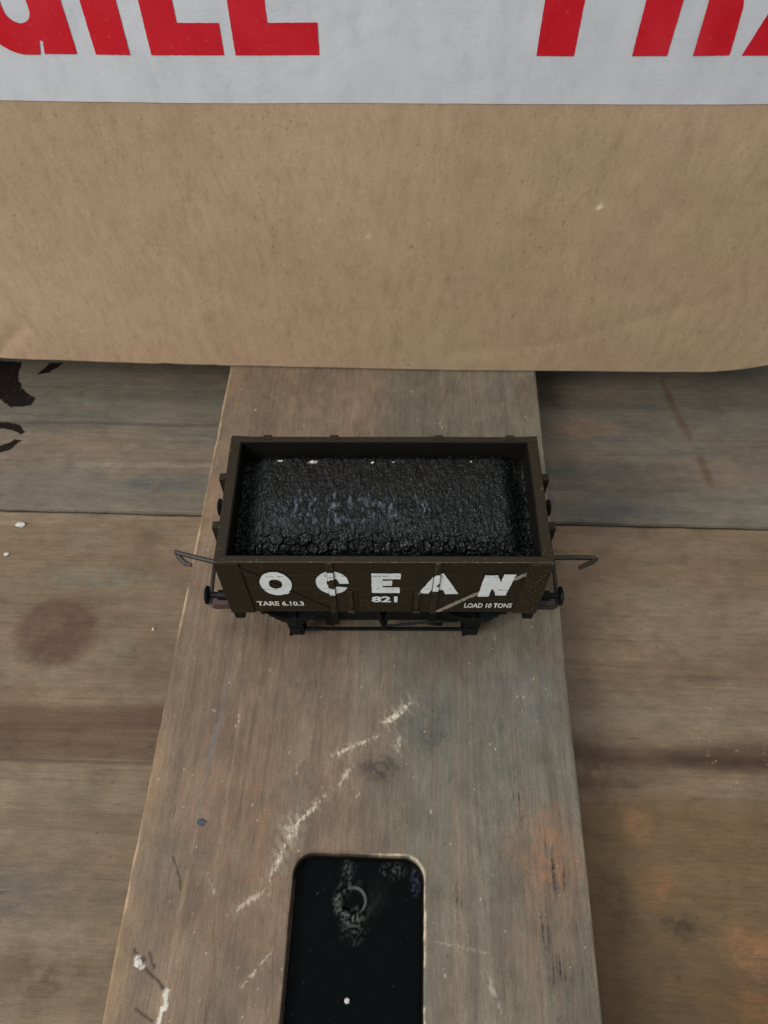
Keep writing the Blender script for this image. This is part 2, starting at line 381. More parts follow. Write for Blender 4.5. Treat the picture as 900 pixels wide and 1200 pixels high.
KW = 1.07
def plank_col(x, y):
    X, Y = p2w(x, y)
    brown = lin(124, 104, 86, KW); grey = lin(112, 105, 90, KW); dark = lin(92, 80, 66, KW); red = lin(126, 104, 83, KW)
    warp = x + 2.5 * (fbm(x * .03, y * .012, 3, 3) - .5) * 4
    g = fbm(warp * .11, y * .006, 11, 4)
    side = ss(-12, 26, x + 10 * (fbm(x * .05, y * .02, 4, 3) - .5))
    m = ss(.38, .62, g * .55 + side * .45)
    c = mix(np.tile(brown, (len(x), 1)), grey, m)
    c = mix(c, red, .4 * ss(.52, .75, fbm(warp * .16 + 40, y * .009, 21, 4)))
    c = mix(c, dark, .35 * ss(.55, .78, fbm(warp * .35, y * .011, 13, 4)))
    c = mix(c, dark, .25 * ss(.62, .74, fbm(warp * .9, y * .02, 14, 3)))
    # growth-ring lines, long and slightly bowed
    ring = np.abs(((warp * .16 + .9 * fbm(x * .02, y * .008, 15, 2)) % 1.0) - .5) * 2
    c = mix(c, lin(90, 75, 62, KW), .22 * ss(.80, .98, ring) * ss(.35, .6, fbm(x * .1, y * .03, 16, 3)))
    c = mix(c, lin(146, 128, 108, KW), .22 * ss(.60, .8, fbm(warp * .6 + 9, y * .008, 17, 3)))
    # broad tone patches
    c = c * (.76 + .48 * fbm(x * .05, y * .035, 18, 5, .6))[:, None]
    c = mix(c, lin(106, 97, 83, KW), .4 * ss(.5, .68, fbm(x * .07, y * .045, 19, 5, .6)))
    c = mix(c, lin(98, 84, 70, KW), .5 * ss(.52, .7, fbm(x * .09 + 20, y * .06, 20, 5, .6)))
    c = mix(c, lin(97, 97, 94, KW), .5 * blob(X, Y, 35, -28, 14, 13, .8, .5, .12, 31))
    c = mix(c, lin(92, 92, 86, KW), .6 * blob(X, Y, 11, -34, 8, 12, .8, .6, .14, 32))
    c = mix(c, lin(60, 52, 46, KW), .65 * blob(X, Y, -1, -45, 6, 3.6, .9, .6, .3, 33))
    c = mix(c, lin(64, 60, 56, KW), .5 * blob(X, Y, 11, -39, 3, 4, .9, .7, .35, 34))
    c = mix(c, lin(144, 104, 78, KW), .6 * blob(X, Y, 34, -62, 9, 11, .9, .5, .13, 35))
    c = mix(c, lin(122, 96, 78, KW), .4 * blob(X, Y, 30, -80, 11, 12, .9, .6, .13, 36))
    c = mix(c, lin(128, 96, 74, KW), .45 * blob(X, Y, -28, -60, 14, 30, .9, .6, .08, 37))
    c = mix(c, lin(100, 96, 84, KW), .5 * blob(X, Y, 24, -45, 8, 26, .9, .6, .1, 38))
    c = mix(c, lin(110, 104, 92, KW), .5 * blob(X, Y, -20, -55, 6, 14, .9, .6, .2, 39))
    # dark cracks along the grain, right of the slot
    fib = fbm(x * 2.6, y * .16, 41, 3)
    for (cx, cy, rx, ry) in ((28.5, -52, 1.6, 6), (34, -64, 1.5, 6), (37, -67, 1.2, 4), (31.5, -76, 1.2, 6), (15, -72, 1, 5), (33, -84, 3, 5)):
        c = mix(c, lin(42, 36, 32, KW), .85 * blob(X, Y, cx, cy, rx, ry, .9, .5, .4, int(50 + cx)) * ss(.48, .66, fib))
    c = mix(c, lin(62, 66, 70, KW), .5 * blob(X, Y, 34.6, -68, .9, 3, .8, .4, .5, 43))
    # faint long blue-grey and pale lines on the left side
    for pts, w, cc, am in ((((-36, -20), (-39.3, -50), (-40, -57)), .7, (112, 112, 108), .55), (((-39.5, -58), (-42, -92)), .5, (146, 124, 100), .5),
                           (((-31, 20), (-34, -60)), .45, (148, 124, 102), .45), (((-27, 10), (-30, -40), (-33, -92)), .4, (96, 80, 66), .6),
                           (((-36, -5), (-38, -35)), .4, (92, 76, 62), .6), (((-24, -18), (-27, -60)), .35, (92, 78, 64), .6), (((-14, -16), (-16, -44)), .35, (96, 82, 68), .5)):
        d, tt = seg_d(X + 1.2 * (fbm(Y * .08, X * 0, 44, 3) - .5), Y, pts)
        c = mix(c, lin(*cc, KW), am * (1 - ss(w * .4, w * 1.5, d)) * ss(.3, .6, fbm(x * .5, y * .08, 45, 3)))
    # pale torn-fibre scratches
    pale = lin(226, 212, 188, KW); fx = fbm(X * 1.3, Y * 1.3, 46, 4); fy = fbm((X + .35 * Y) * 2.6, (Y - .5 * X) * .6, 47, 3)
    for pts, w, am in ((((5.8, -30.5), (3.6, -32.4), (1.2, -34.6)), 1.0, 1.0), (((3.4, -32.6), (-.5, -35)), .5, .7),
                       (((-1.5, -38), (-7, -40.2), (-11.5, -42.2)), .55, .75), (((-9, -41.2), (-10.8, -42.6)), .8, .8),
                       (((3.6, -38), (2.8, -41.5)), .7, .55), (((-7.6, -45.2), (-9.6, -48.5)), .8, .6),
                       (((-12.6, -50.2), (-14.5, -53), (-18.6, -56.6)), .65, .85), (((-18.2, -56), (-20.6, -60.5)), 1.1, 1.0),
                       (((-20.2, -60), (-23.2, -67)), .75, .8), (((-21.5, -56.8), (-18.8, -58.2)), .6, .55), (((-24, -69), (-29.5, -72.8)), .8, .55),
                       (((-22, -80), (-27, -85.5)), .4, .5), (((20, -84), (22, -90)), .7, .32), (((10, -78), (20, -80)), .3, .2), (((-36, -66), (-34, -70)), .3, .4)):
        d, tt = seg_d(X + 1.3 * (fx - .5), Y + 1.0 * (fy - .5), pts)
        ww = w * (.45 + .9 * np.sin(np.pi * np.clip(tt, .06, .94)))
        c = mix(c, pale, np.minimum(.82 * am, 1) * (1 - ss(.1, .8, d / ww)) * ss(.34, .55, fy))
        c = mix(c, lin(158, 144, 124, KW), .55 * am * (1 - ss(.5, 3.6, d / w)) * ss(.48, .66, fbm((X + .6 * Y) * 2.2, (Y - .6 * X) * .5, 48, 3)))
    # scattered pale and dark nicks
    c = mix(c, pale, .45 * ss(.90, .95, fbm(x * 1.5, y * .9, 49, 2)))
    c = mix(c, lin(52, 46, 40, KW), .5 * ss(.90, .95, fbm(x * 1.7, y * .6, 50, 2)))
    # cracks with white filler near the lower left corner
    for pts, w in ((((-48.5, -79.5), (-46, -82.5), (-42.5, -85), (-41, -87)), .35), (((-45.5, -80), (-44.2, -82.5)), .3), (((-46.5, -89.2), (-43, -91)), .25), (((-43.5, -63), (-41.5, -67), (-41, -69)), .2)):
        d, tt = seg_d(X + .5 * (fx - .5), Y + .5 * (fy - .5), pts); c = mix(c, lin(52, 42, 36, KW), .85 * (1 - ss(.3, 1.3, d / w)))
    for pts, w in ((((-47.6, -81.3), (-46.7, -82.2)), .8), (((-41.2, -86.4), (-41.0, -89)), .6), (((-41.4, -89), (-41.9, -92)), .45)):
        d, tt = seg_d(X + .8 * (fx - .5), Y + .8 * (fy - .5), pts); c = mix(c, lin(212, 204, 190, KW), .85 * (1 - ss(.5, 1.1, d / w)))
    # raw, worn arris
    e = 46.65 - np.abs(x); ed = e + 1.0 * (fbm(x * .5, y * .22, 51, 4) - .5)
    left = (x < 0).astype(float)
    c = mix(c, lin(196, 168, 132, KW), .75 * (1 - ss(.15, .75, ed)) * ss(.30, .55, fbm(x * 0 + 1, y * .09, 52, 3)) * (.35 + .65 * left))
    c = mix(c, lin(142, 116, 86, KW), .55 * (1 - ss(.6, 5.5, ed)) * left * ss(.35, .65, fbm(x * .06, y * .03, 53, 3)))
    h = slot(x, y); hd = h + .7 * (fbm(x * .6, y * .6, 54, 3) - .5)
    c = mix(c, lin(214, 194, 166, KW), .75 * (1 - ss(.02, .45, hd)) * np.maximum(ss(9, 13, x + 5.6 + 2.9), .12) * ss(.28, .5, fbm(x * .3, y * .3, 55, 3)))
    c = mix(c, lin(60, 50, 40, KW), .5 * (1 - ss(.1, .7, hd)) * ss(-68, -64, y) * (x < 4))
    return c
SLX, SLY = w2p(-5.1, -62.4)
def slot(x, y):
    w = .18 * (fbm(x * .35, y * .35, 61, 3) - .5)
    return sd_rbox(x, y, float(SLX), float(SLY) - 40, 13.45, 40, 4.3) + w

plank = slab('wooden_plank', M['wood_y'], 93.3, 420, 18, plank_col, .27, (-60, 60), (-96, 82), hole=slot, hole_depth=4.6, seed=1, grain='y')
plank.location = (PC[0] * S, PC[1] * S, 0); plank.rotation_euler.z = PA
tag(plank, 'upper weathered plank with a black slot cut in it, lying lengthways under the wagon', 'plank')
nm_ = MB().lathe((0, 0, -.8), (0, 0, 1), [(0, .5), (.70, .55), (.86, .95), (.92, .9), (.96, .45)], 14)
for v_ in nm_.bm.verts: v_.co.x *= random.uniform(.8, 1.3); v_.co.y *= random.uniform(.6, .95)
tag(nm_.build('nail_head', M['nail'], plank), 'small blue-grey nail head')
nl = plank.children[0]; a_, b_ = w2p(-38.5, -56.2); nl.location = (float(a_) * S, float(b_) * S, 0)

# --- black plate at the bottom of the slot
def plate():
    xs = np.arange(-13.0, 13.01, .22); ys = np.arange(-39.4, 39.41, .22)
    x, y, q, bd = sdf_cells(lambda x, y: sd_rbox(x, y, 0, 0, 12.85, 39.3, 3.8), xs, ys, True)
    rx, ry = 0, 0
    X = x + SLX; Y = y + SLY - 40.0
    px, py = w2p(-6.2, -70.7); d = np.hypot(X - px, Y - py); ang = np.arctan2(Y - py, X - px)
    z = .35 * np.exp(-((d - 2.75) / .42) ** 2) - .8 * (1 - ss(1.6, 2.6, d))
    z += .08 * (fbm(x * .25, y * .25, 71, 3) - .5)
    c = np.tile(lin(8, 12, 11, 1.0), (len(x), 1))
    dust = lin(120, 124, 118, 1.0); f = fbm(X * 2.4, Y * 1.9, 72, 4)
    c = mix(c, dust, .36 * (1 - ss(.4, 1.5, np.abs(d - 3.1))) * ss(.42, .66, f) * (.5 + .5 * np.cos(ang - 3.6)))
    c = mix(c, dust, .55 * (1 - ss(.1, .32, np.abs(d - 2.4))) * ss(-.3, .8, np.cos(ang - .5)) )
    c = mix(c, dust, .28 * blob(X, Y, px + .2, py - 4.2, 2.6, 3.4, .9, .5, .5, 73) * ss(.4, .7, f))
    c = mix(c, dust, .30 * blob(X, Y, px - 1.5, py + 5.2, 1.6, 4.5, .9, .4, .5, 74) * ss(.4, .68, f))
    c = mix(c, dust, .32 * blob(X, Y, px + 8, py + 5.8, 3.0, 2, .9, .4, .5, 75) * ss(.45, .7, f))
    c = mix(c, lin(60, 58, 76), .7 * blob(X, Y, px + 12.6, py + 4.5, 1.3, 3.5, .9, .4, .5, 76) * ss(.4, .6, f))
    c = mix(c, lin(40, 42, 38), .3 * blob(X, Y, px + 4.5, py + .5, 2.5, 3.5, .9, .5, .4, 77))
    n0 = len(x); V = np.stack([x, y, z], 1); F = [tuple(k) for k in q]; Lp = border_loops(q)[0]
    low = V[Lp].copy(); low[:, 2] = -1.4; V = np.vstack([V, low]); c = np.vstack([c, c[Lp]]); n = len(Lp)
    for i in range(n): F.append((Lp[(i + 1) % n], Lp[i], n0 + i, n0 + (i + 1) % n))
    F.append(tuple(n0 + i for i in range(n)))
    o = mesh_np('metal_plate', V, F, M['plate'], None, c)
    wx, wy = p2w(float(SLX), float(SLY) - 40.0)
    o.location = (wx * S, wy * S, -.0032); o.rotation_euler.z = PA
    tag(o, 'dusty black plate with a round dimple, sunk in the slot of the plank', 'plate')
plate()

# --- cross boards below
BA = math.radians(-1.67); TB = -18.0
def board(name, wy0, wy1, colfn, label, seed, dz=0):
    c, s = math.cos(BA), math.sin(BA); L = wy1 - wy0; my = (wy0 + wy1) / 2
    ox, oy = -s * my, c * my
    def fn(x, y): return colfn(x * c - y * s + ox, x * s + y * c + oy, x, y)
    o = slab(name, M['wood_x'], 430, L, 20, fn, .45, (-135, 135), (max(-L / 2, -102 - my), min(L / 2, 104 - my)), seed=seed, grain='x', r=.8, rough=.15)
    o.location = (ox * S, oy * S, (TB + dz) * S); o.rotation_euler.z = BA
    tag(o, label, 'board'); return o, (ox, oy)

def far_col(X, Y, x, y):
    base = lin(109, 101, 88, KW); warm = lin(118, 101, 84, KW); dk = lin(80, 77, 70, KW)
    wy = y + 5 * (fbm(x * .012, y * .03, 101, 3) - .5)
    c = mix(np.tile(base, (len(x), 1)), warm, .6 * ss(.45, .68, fbm(x * .016, wy * .08, 102, 5, .6)))
    c = mix(c, dk, .35 * ss(.5, .72, fbm(x * .016 + 7, wy * .10, 103, 5, .6)))
    c = mix(c, dk, .25 * ss(.6, .72, fbm(x * .015, wy * .6, 104, 3)))
    c = c * (.76 + .48 * fbm(x * .035, y * .05, 105, 5, .6))[:, None]
    c = mix(c, lin(126, 107, 88, KW), .45 * blob(X, Y, -92, 62, 22, 5, .9, .5, .08, 106))
    c = mix(c, lin(140, 110, 84, KW), .5 * blob(X, Y, 66, 66, 12, 5, .9, .5, .1, 107))
    c = mix(c, lin(84, 86, 88, KW), .65 * blob(X, Y, -66, 44, 16, 4, .9, .5, .09, 108))
    c = mix(c, lin(80, 82, 78, KW), .55 * blob(X, Y, 70, 50, 26, 3, .9, .5, .09, 109))
    c = mix(c, lin(80, 84, 88, KW), .6 * blob(X, Y, 72, 34, 20, 4.5, .9, .5, .09, 110))
    d, tt = seg_d(X + 1.5 * (fbm(X * .1, Y * .1, 111, 3) - .5), Y, [(91, 96), (95, 70), (98, 56), (99, 44)])
    c = mix(c, lin(92, 64, 44, KW), .55 * (1 - ss(.4, 1.8, d)) * ss(.25, .6, fbm(X * .2, Y * .12, 112, 3)))
    d, tt = seg_d(X, Y + 1.6 * (fbm(X * .05, Y * .1, 113, 3) - .5), [(-128, 69), (-90, 68), (-50, 67)])
    c = mix(c, lin(70, 66, 60, KW), .5 * (1 - ss(.2, 1.0, d)))
    d, tt = seg_d(X, Y + 1.2 * (fbm(X * .06, Y * .1, 114, 3) - .5), [(-95, 52), (-53, 51)])
    c = mix(c, lin(140, 132, 116, KW), .4 * (1 - ss(.3, 1.3, d)))
    e = y + 107.5   # seam edge
    return c

def near_col(X, Y, x, y):
    base = lin(122, 104, 83, KW); warm = lin(112, 91, 70, KW); pale = lin(130, 115, 95, KW); dk = lin(78, 60, 46, KW)
    wy = y + 6 * (fbm(x * .012, y * .03, 201, 3) - .5)
    c = mix(np.tile(base, (len(x), 1)), warm, .6 * ss(.45, .7, fbm(x * .02, wy * .07, 202, 5, .6)))
    c = mix(c, pale, .5 * ss(.5, .72, fbm(x * .025 + 5, wy * .09, 203, 5, .6)))
    c = mix(c, dk, .18 * ss(.56, .76, fbm(x * .009, wy * .28, 204, 4)))
    c = mix(c, dk, .16 * ss(.62, .74, fbm(x * .016, wy * .9, 205, 3)))
    c = c * (.74 + .50 * fbm(x * .04, y * .055, 206, 5, .6))[:, None]
    c = mix(c, lin(112, 108, 92, KW), .55 * blob(X, Y, -78, 12, 20, 5, .9, .5, .09, 207))
    c = mix(c, lin(118, 108, 90, KW), .45 * blob(X, Y, -68, -12, 10, 10, .9, .6, .09, 208))
    # round damp stain
    c = mix(c, lin(84, 60, 48, KW), .72 * blob(X, Y, -88.5, -4.5, 11.8, 11.0, .30, .26, .10, 209, .12))
    c = mix(c, lin(74, 50, 40, KW), .3 * blob(X, Y, -88, -9, 8, 5, .7, .4, .1, 210))
    # dark band on the left with a sharp lower edge
    up = -26.5 + 1.8 * (fbm(X * .06, Y * 0, 211, 3) - .5); lo = -37.8 - (X + 93) * .02
    bd_ = ss(-3.5, 0, up - Y) * ss(-.4, .4, Y - lo - 1.2 * (fbm(X * .05, X * 0, 212, 2) - .5)) * (X < 0)
    c = mix(c, lin(80, 56, 42, KW), .70 * bd_ * (.6 + .6 * fbm(X * .02, Y * .4, 213, 4)))
    d, tt = seg_d(X, Y, [(-200, -36.5), (-93, -38.3), (-40, -39.6)]); c = mix(c, lin(64, 48, 38, KW), .6 * (1 - ss(.1, .7, d)))
    # dark streak on the right
    d, tt = seg_d(X, Y + 3 * (fbm(X * .05, Y * .05, 214, 4) - .5), [(46, -36.5), (66, -38.5), (96, -38), (150, -37)])
    c = mix(c, lin(66, 44, 32, KW), .68 * (1 - ss(.8, 5.0, d + 3.0 * (fbm(X * .08, Y * .2, 215, 4) - .5))))
    d, tt = seg_d(X, Y + 1.2 * (fbm(X * .1, Y * .05, 216, 4) - .5), [(66, -37.8), (82, -39.6), (110, -39)])
    c = mix(c, lin(50, 32, 23, KW), .5 * (1 - ss(.2, 2.6, d + 1.2 * (fbm(X * .15, Y * .5, 219, 3) - .5))) * ss(60, 76, X))
    d, tt = seg_d(X, Y + 3 * (fbm(X * .08, Y * .05, 217, 4) - .5), [(44, -44.0), (60, -45), (70, -43)])
    c = mix(c, lin(62, 44, 32, KW), .4 * (1 - ss(.2, 2.2, d)) * ss(72, 60, X))
    c = mix(c, lin(78, 56, 40, KW), .55 * blob(X, Y, 50, -40, 16, 5.5, .9, .5, .1, 237))
    # ochre, worn lower right, some light falloff painted into the darkening
    rr = ss(-44, -52, Y + 3 * (fbm(X * .06, Y * .06, 218, 3) - .5)) * (X > 0)
    c = mix(c, lin(104, 82, 54, KW), .8 * rr); c = mix(c, lin(78, 58, 36, KW), .6 * rr * ss(-60, -95, Y) ) 
    for (cx, cy, rx, ry, k, am) in ((59, -53, 5, 4, (142, 104, 72), .6), (62, -66, 6, 5, (136, 94, 62), .6), (80, -78, 7, 5, (142, 102, 70), .65), (66, -74, 5, 3.5, (52, 44, 36), .6), (78, -88, 10, 5, (120, 86, 54), .5), (50, -70, 5, 12, (74, 58, 40), .5)):
        c = mix(c, lin(*k, KW), am * blob(X, Y, cx, cy, rx, ry, .9, .6, .13, int(220 + cx + cy)))
    # grey patch lower left
    c = mix(c, lin(92, 86, 78, KW), .5 * blob(X, Y, -78, -68, 22, 9, .9, .6, .07, 231))
    c = mix(c, lin(70, 54, 40, KW), .5 * blob(X, Y, -72, -84, 24, 7, .9, .6, .07, 232))
    # flecks
    fl = ss(.76, .86, fbm(X * 1.7, Y * 2.2, 233, 3)); zone = blob(X, Y, 84, -38, 20, 12, .9, .5, .1, 234) + .04
    c = mix(c, lin(180, 160, 134, KW), .45 * fl * np.clip(zone, 0, 1))
    c = mix(c, lin(46, 36, 30, KW), .6 * ss(.91, .95, fbm(X * .8, Y * .8, 235, 2)))
    return c
far_b, far_o = board('wooden_board', 31.9, 247, far_col, 'grey-brown crosswise board under the carton, behind the seam, with dark brand marks', 301, -.4)
near_b, near_o = board('wooden_board', -168, 31.0, near_col, 'brown crosswise board in front of the seam, with a round damp stain', 302)

# dark branded characters on the far board (ink sheet just proud of the wood)
def ink(poly, parent, off, seed):
    P = np.array(poly, float); c, s = math.cos(-BA), math.sin(-BA)
    Q = np.stack([(P[:, 0] - off[0]) * c - (P[:, 1] - off[1]) * s, (P[:, 0] - off[0]) * s + (P[:, 1] - off[1]) * c], 1)
    lo = Q.min(0) - 1; hi = Q.max(0) + 1
    x, y, q, bd = sdf_cells(lambda x, y: sd_poly(x, y, Q) + .9 * (fbm(x * .5, y * .5, seed, 3) - .5), np.arange(lo[0], hi[0], .35), np.arange(lo[1], hi[1], .35))
    z = np.full(len(x), .10) + .25 * (fbm(x * .02, y * .02, 306, 2) - .5)
    o = mesh_np('brand_mark', np.stack([x, y, z], 1), q, M['ink'], parent); return o
ink([(-146, 97), (-123.5, 95), (-122.6, 88), (-120.4, 83), (-114.6, 78.6), (-115.2, 75.6), (-121.5, 74.6), (-126.5, 78.4), (-146, 79)], far_b, far_o, 401)
ink([(-146, 69.5), (-121, 68.6), (-117, 67.6), (-114.2, 64.4), (-115.4, 63.4), (-118.2, 65.2), (-121.5, 66.0), (-146, 66.6)], far_b, far_o, 402)
ink([(-146, 58.6), (-122, 58.6), (-118.4, 60), (-116.6, 61.8), (-114.8, 61), (-116.6, 57.6), (-120, 56.3), (-146, 55.8)], far_b, far_o, 403)
ink([(-116.6, 89), (-113.6, 94.5), (-109, 95), (-110.4, 92.6), (-113.4, 90)], far_b, far_o, 404)

g = MB().box((-900, -900, -60), (900, 900, -38.6)).build('ground', M['dirt']); tag(g, kind='structure')

# ------------------------------------------------------------------ carton
BX0, BX1, BH, BD = -170., 135., 158., 190.
def face_y(x): return 73.7 - .024 * x + 1.0e-4 * x * x
def low_z(x): return np.where(x > 94, (np.maximum(x, 94) - 94) ** 2 / 150.0, 0) + .12 * (fbm(x * .04, x * 0, 501, 2))
def dent(x, z):
    d = .9 * (fbm(x * .02, z * .02, 502, 3) - .5) + .12 * (fbm(x * .28, z * .02, 503, 2) - .5)
    for pts, w_, a_ in ((((-67, -3), (-70, 9), (-76, 22)), 1.6, .30), (((-118, 2), (-106, 14), (-112, 30)), 2.0, .4), (((-52, -2), (-55, 14)), 1.2, .15), (((20, 8), (52, 12), (92, 30)), 2.5, .18), (((-20, 30), (-22, 62)), 2.5, .12)):
        q, tt = seg_d(x + 3 * (fbm(x * .05, z * .05, 507, 2) - .5), z, pts); d = d + a_ * np.exp(-(q / w_) ** 2)
    return d
carton = empty('cardboard_box', (-17, 160, 0)); CO = np.array([-17., 160., 0.])
def make_carton():
    xs = np.linspace(BX0, BX1, 306); zz = np.concatenate([np.linspace(0, 3, 13), np.linspace(4, BH - 3, 156), np.linspace(BH - 2.4, BH, 5)])
    X, Z = np.meshgrid(xs, zz); x = X.ravel(); z = Z.ravel(); nx = len(xs); nz = len(zz)
    y = face_y(x) + dent(x, z)
    k = np.clip(1 - z / 1.1, 0, 1); y = y + 1.1 * (1 - np.sqrt(1 - k * k))
    k = np.clip(1 - (BH - z) / 2.2, 0, 1); y = y + 2.2 * (1 - np.sqrt(1 - k * k))
    lz = low_z(x); z = lz + z * (BH - lz) / BH
    kc = lin(175, 151, 124, 1.22); c = np.tile(kc, (len(x), 1))
    c = mix(c, lin(165, 143, 114, 1.22), .8 * ss(.35, .7, fbm(x * .012, z * .02, 504, 4)))
    c = mix(c, lin(168, 140, 115, 1.22), .6 * ss(.45, .7, fbm(x * .02 + 9, z * .03, 505, 4)))
    c = mix(c, lin(206, 186, 154, 1.2), .5 * (1 - ss(.2, 1.6, z - lz + 1.2 * (fbm(x * .2, z * .2, 506, 3) - .5))))  # bottom edge highlight painted into the card colour
    for (cx, cz, r, k, am) in ((52, 57, 1.1, (226, 210, 180), .9), (-65.5, 69, .5, (235, 225, 205), .9), (31.5, 71, .5, (230, 218, 196), .8), (-4, 48, .9, (226, 208, 176), .4), (17, 35, .8, (110, 90, 66), .6), (7, 45, .7, (112, 92, 68), .6), (36, 22, .9, (118, 96, 70), .5), (-50, 20, 2, (128, 106, 80), .4)):
        c = mix(c, lin(*k, 1.2), am * blob(x, z, cx, cz, r, r * 1.1, .7, .4, 1.0, int(520 + cx)))
    idx = np.arange(nx * nz).reshape(nz, nx); q = np.stack([idx[:-1, :-1], idx[:-1, 1:], idx[1:, 1:], idx[1:, :-1]], -1).reshape(-1, 4)
    V = np.stack([x, y, z], 1); F = [tuple(f) for f in q]
    Lp = border_loops(q)[0]; n = len(Lp); n0 = len(V)
    back = V[Lp].copy(); back[:, 1] = 73.7 + BD; V = np.vstack([V, back]); c = np.vstack([c, c[Lp]])
    for i in range(n): F.append((Lp[(i + 1) % n], Lp[i], n0 + i, n0 + (i + 1) % n))
    F.append(tuple(n0 + i for i in range(n)))
    o = mesh_np('carton_body', V - CO, F, M['kraft'], carton, c, smooth=False)
    for p in o.data.polygons[:len(q)]: p.use_smooth = True
    tag(carton, 'brown cardboard carton with red-lettered white tape, standing behind the wagon', 'carton')
    # tape
    xs = np.linspace(BX0 + .5, BX1 - .5, 306); zs = np.linspace(0, 50, 52); X, Z = np.meshgrid(xs, zs); x = X.ravel(); u = Z.ravel()
    z = 81.5 + .0079 * x + u + .25 * (fbm(x * .03, x * 0, 510, 3) - .5) * (1 - u / 50)
    y = face_y(x) + dent(x, z) - .14 - .10 * fbm(x * .08, z * .08, 511, 3)
    nx = len(xs); nz = len(zs); idx = np.arange(nx * nz).reshape(nz, nx); q = np.stack([idx[:-1, :-1], idx[:-1, 1:], idx[1:, 1:], idx[1:, :-1]], -1).reshape(-1, 4)
    tp = mesh_np('packing_tape', np.stack([x, y, z], 1) - CO, q, M['tape'], carton)
    # red letters, baseline 9.8 mm above the tape edge, 30 mm tall
    H = 30.
    def R(x0, x1, z0, z1): return [(x0, z0), (x1, z0), (x1, z1), (x0, z1)]
    def mn(*a):
        r = a[0]
        for b in a[1:]: r = np.minimum(r, b)
        return r
    def L_G(x, z):
        o_ = sd_rbox(x, z, 8.6, H / 2, 8.6, H / 2 + .2, 7.6); i_ = sd_rbox(x, z, 8.4, H / 2, 2.6, 9.2, 2.6)
        ring = np.maximum(o_, -i_); gap = sd_poly(x, z, R(9, 20, 15.5, 20.5)); ring = np.maximum(ring, -gap)
        cut = sd_poly(x, z, [(9.6, -2), (10.6, -2), (11.6, 2.6), (10.9, 2.6)])
        return np.maximum(mn(ring, sd_poly(x, z, R(11.0, 17.9, 0, 15.5)), sd_poly(x, z, R(8.6, 17.9, 11, 15.5))), -cut)
    def L_I(x, z): return sd_poly(x, z, R(0, 7.1, 0, H))
    def L_L(x, z): return mn(sd_poly(x, z, R(0, 6.6, 0, H)), sd_poly(x, z, R(0, 15.0, 0, 6.1)))
    def L_E(x, z): return mn(sd_poly(x, z, R(0, 7.3, 0, H)), sd_poly(x, z, R(0, 17.2, 0, 6.1)), sd_poly(x, z, R(0, 15.5, 12.2, 17.6)), sd_poly(x, z, R(0, 17, H - 5.8, H)))
    def L_F(x, z): return mn(sd_poly(x, z, R(0, 7.6, 0, H)), sd_poly(x, z, R(0, 15, 11.6, 17.2)), sd_poly(x, z, R(0, 16.5, H - 5.8, H)))
    def L_R(x, z):
        bowl = np.maximum(sd_rbox(x, z, 8.5, 21.3, 10.6, 8.7, 6), -sd_rbox(x, z, 8.6, 21.3, 4.2, 3.6, 2.4)); bowl = np.maximum(bowl, -x)
        leg = sd_poly(x, z, [(12.3, 0), (19.7, 0), (19.0, 9), (17.2, 14), (9.5, 14), (12.0, 10)])
        return mn(sd_poly(x, z, R(0, 7.1, 0, H)), bowl, leg)
    def L_A(x, z):
        return mn(np.maximum(sd_poly(x, z, [(0, 0), (7.4, 0), (12.8, 24), (18.2, 0), (25.6, 0), (17.4, H), (8.2, H)]), -1e9), sd_poly(x, z, [(6, 5.5), (19.6, 5.5), (18.6, 10.5), (7, 10.5)]))
    seq = [(L_G, -80.9, 18), (L_I, -59.2, 7.2), (L_L, -47.7, 15.1), (L_E, -30.4, 17.3), (L_F, 30.9, 16.6), (L_R, 50.2, 19.8), (L_A, 72.3, 25.7), (L_G, 100, 18), (L_I, 121, 7.2), (L_A, -110, 25.7), (L_R, -132, 19.8), (L_F, -151, 16.6)]
    for f, x0, w in seq:
        x, z, q, bd = sdf_cells(lambda a, b: f(a, b) + .10 * (fbm(a * 1.2, b * 1.2, 512, 2) - .5), np.arange(-.6, w + .6, .3), np.arange(-.6, H + .7, .3))
        X = x + x0; Zw = z + 81.5 + 9.85 + .0079 * X * 1.05
        Y = face_y(X) + dent(X, Zw) - .30
        mesh_np('letter', np.stack([X, Y, Zw], 1) - CO, q, M['red_ink'], tp)
make_carton()

# ------------------------------------------------------------------ toy coal wagon
wag = empty('toy_wagon', (0, 0, 0), math.radians(-.15))
tag(wag, 'small dark brown model railway coal wagon lettered OCEAN, standing on the plank', 'model wagon')
HL, HWd, ZR, ZB = 33.5, 15.8, 39.8, 17.6
ET, ST = 2.2, 1.45                           # end and side wall thickness
zs4 = np.linspace(ZB, ZR, 5)
def wall_jitter(o, a):
    for v in o.data.vertices:
        v.co += Vector((random.uniform(-a, a), random.uniform(-a, a), random.uniform(-a, a))) * S
for sy in (-1, 1):
    m = MB()
    for i in range(4):                      # four planks, tight joints
        y0, y1 = sorted((sy * HWd, sy * (HWd - ST))); m.box((-HL, y0, zs4[i] + .015), (HL, y1, zs4[i + 1] - .015), .11)
    o = m.build('side_panel', M['brown'], wag)
    if sy < 0: front_panel = o
for sx in (-1, 1):
    m = MB()
    for i in range(4):
        x0, x1 = sorted((sx * (HL - .03), sx * (HL - ET))); m.box((x0, -HWd + ST + .02, zs4[i] + .015), (x1, HWd - ST - .02, zs4[i + 1] - .015), .11)
    m.build('end_panel', M['brown'], wag)
MB().box((-HL + ET, -HWd + ST, ZB), (HL - ET, HWd - ST, ZB + 1.2)).build('floor', M['black'], wag)
e_ = .18
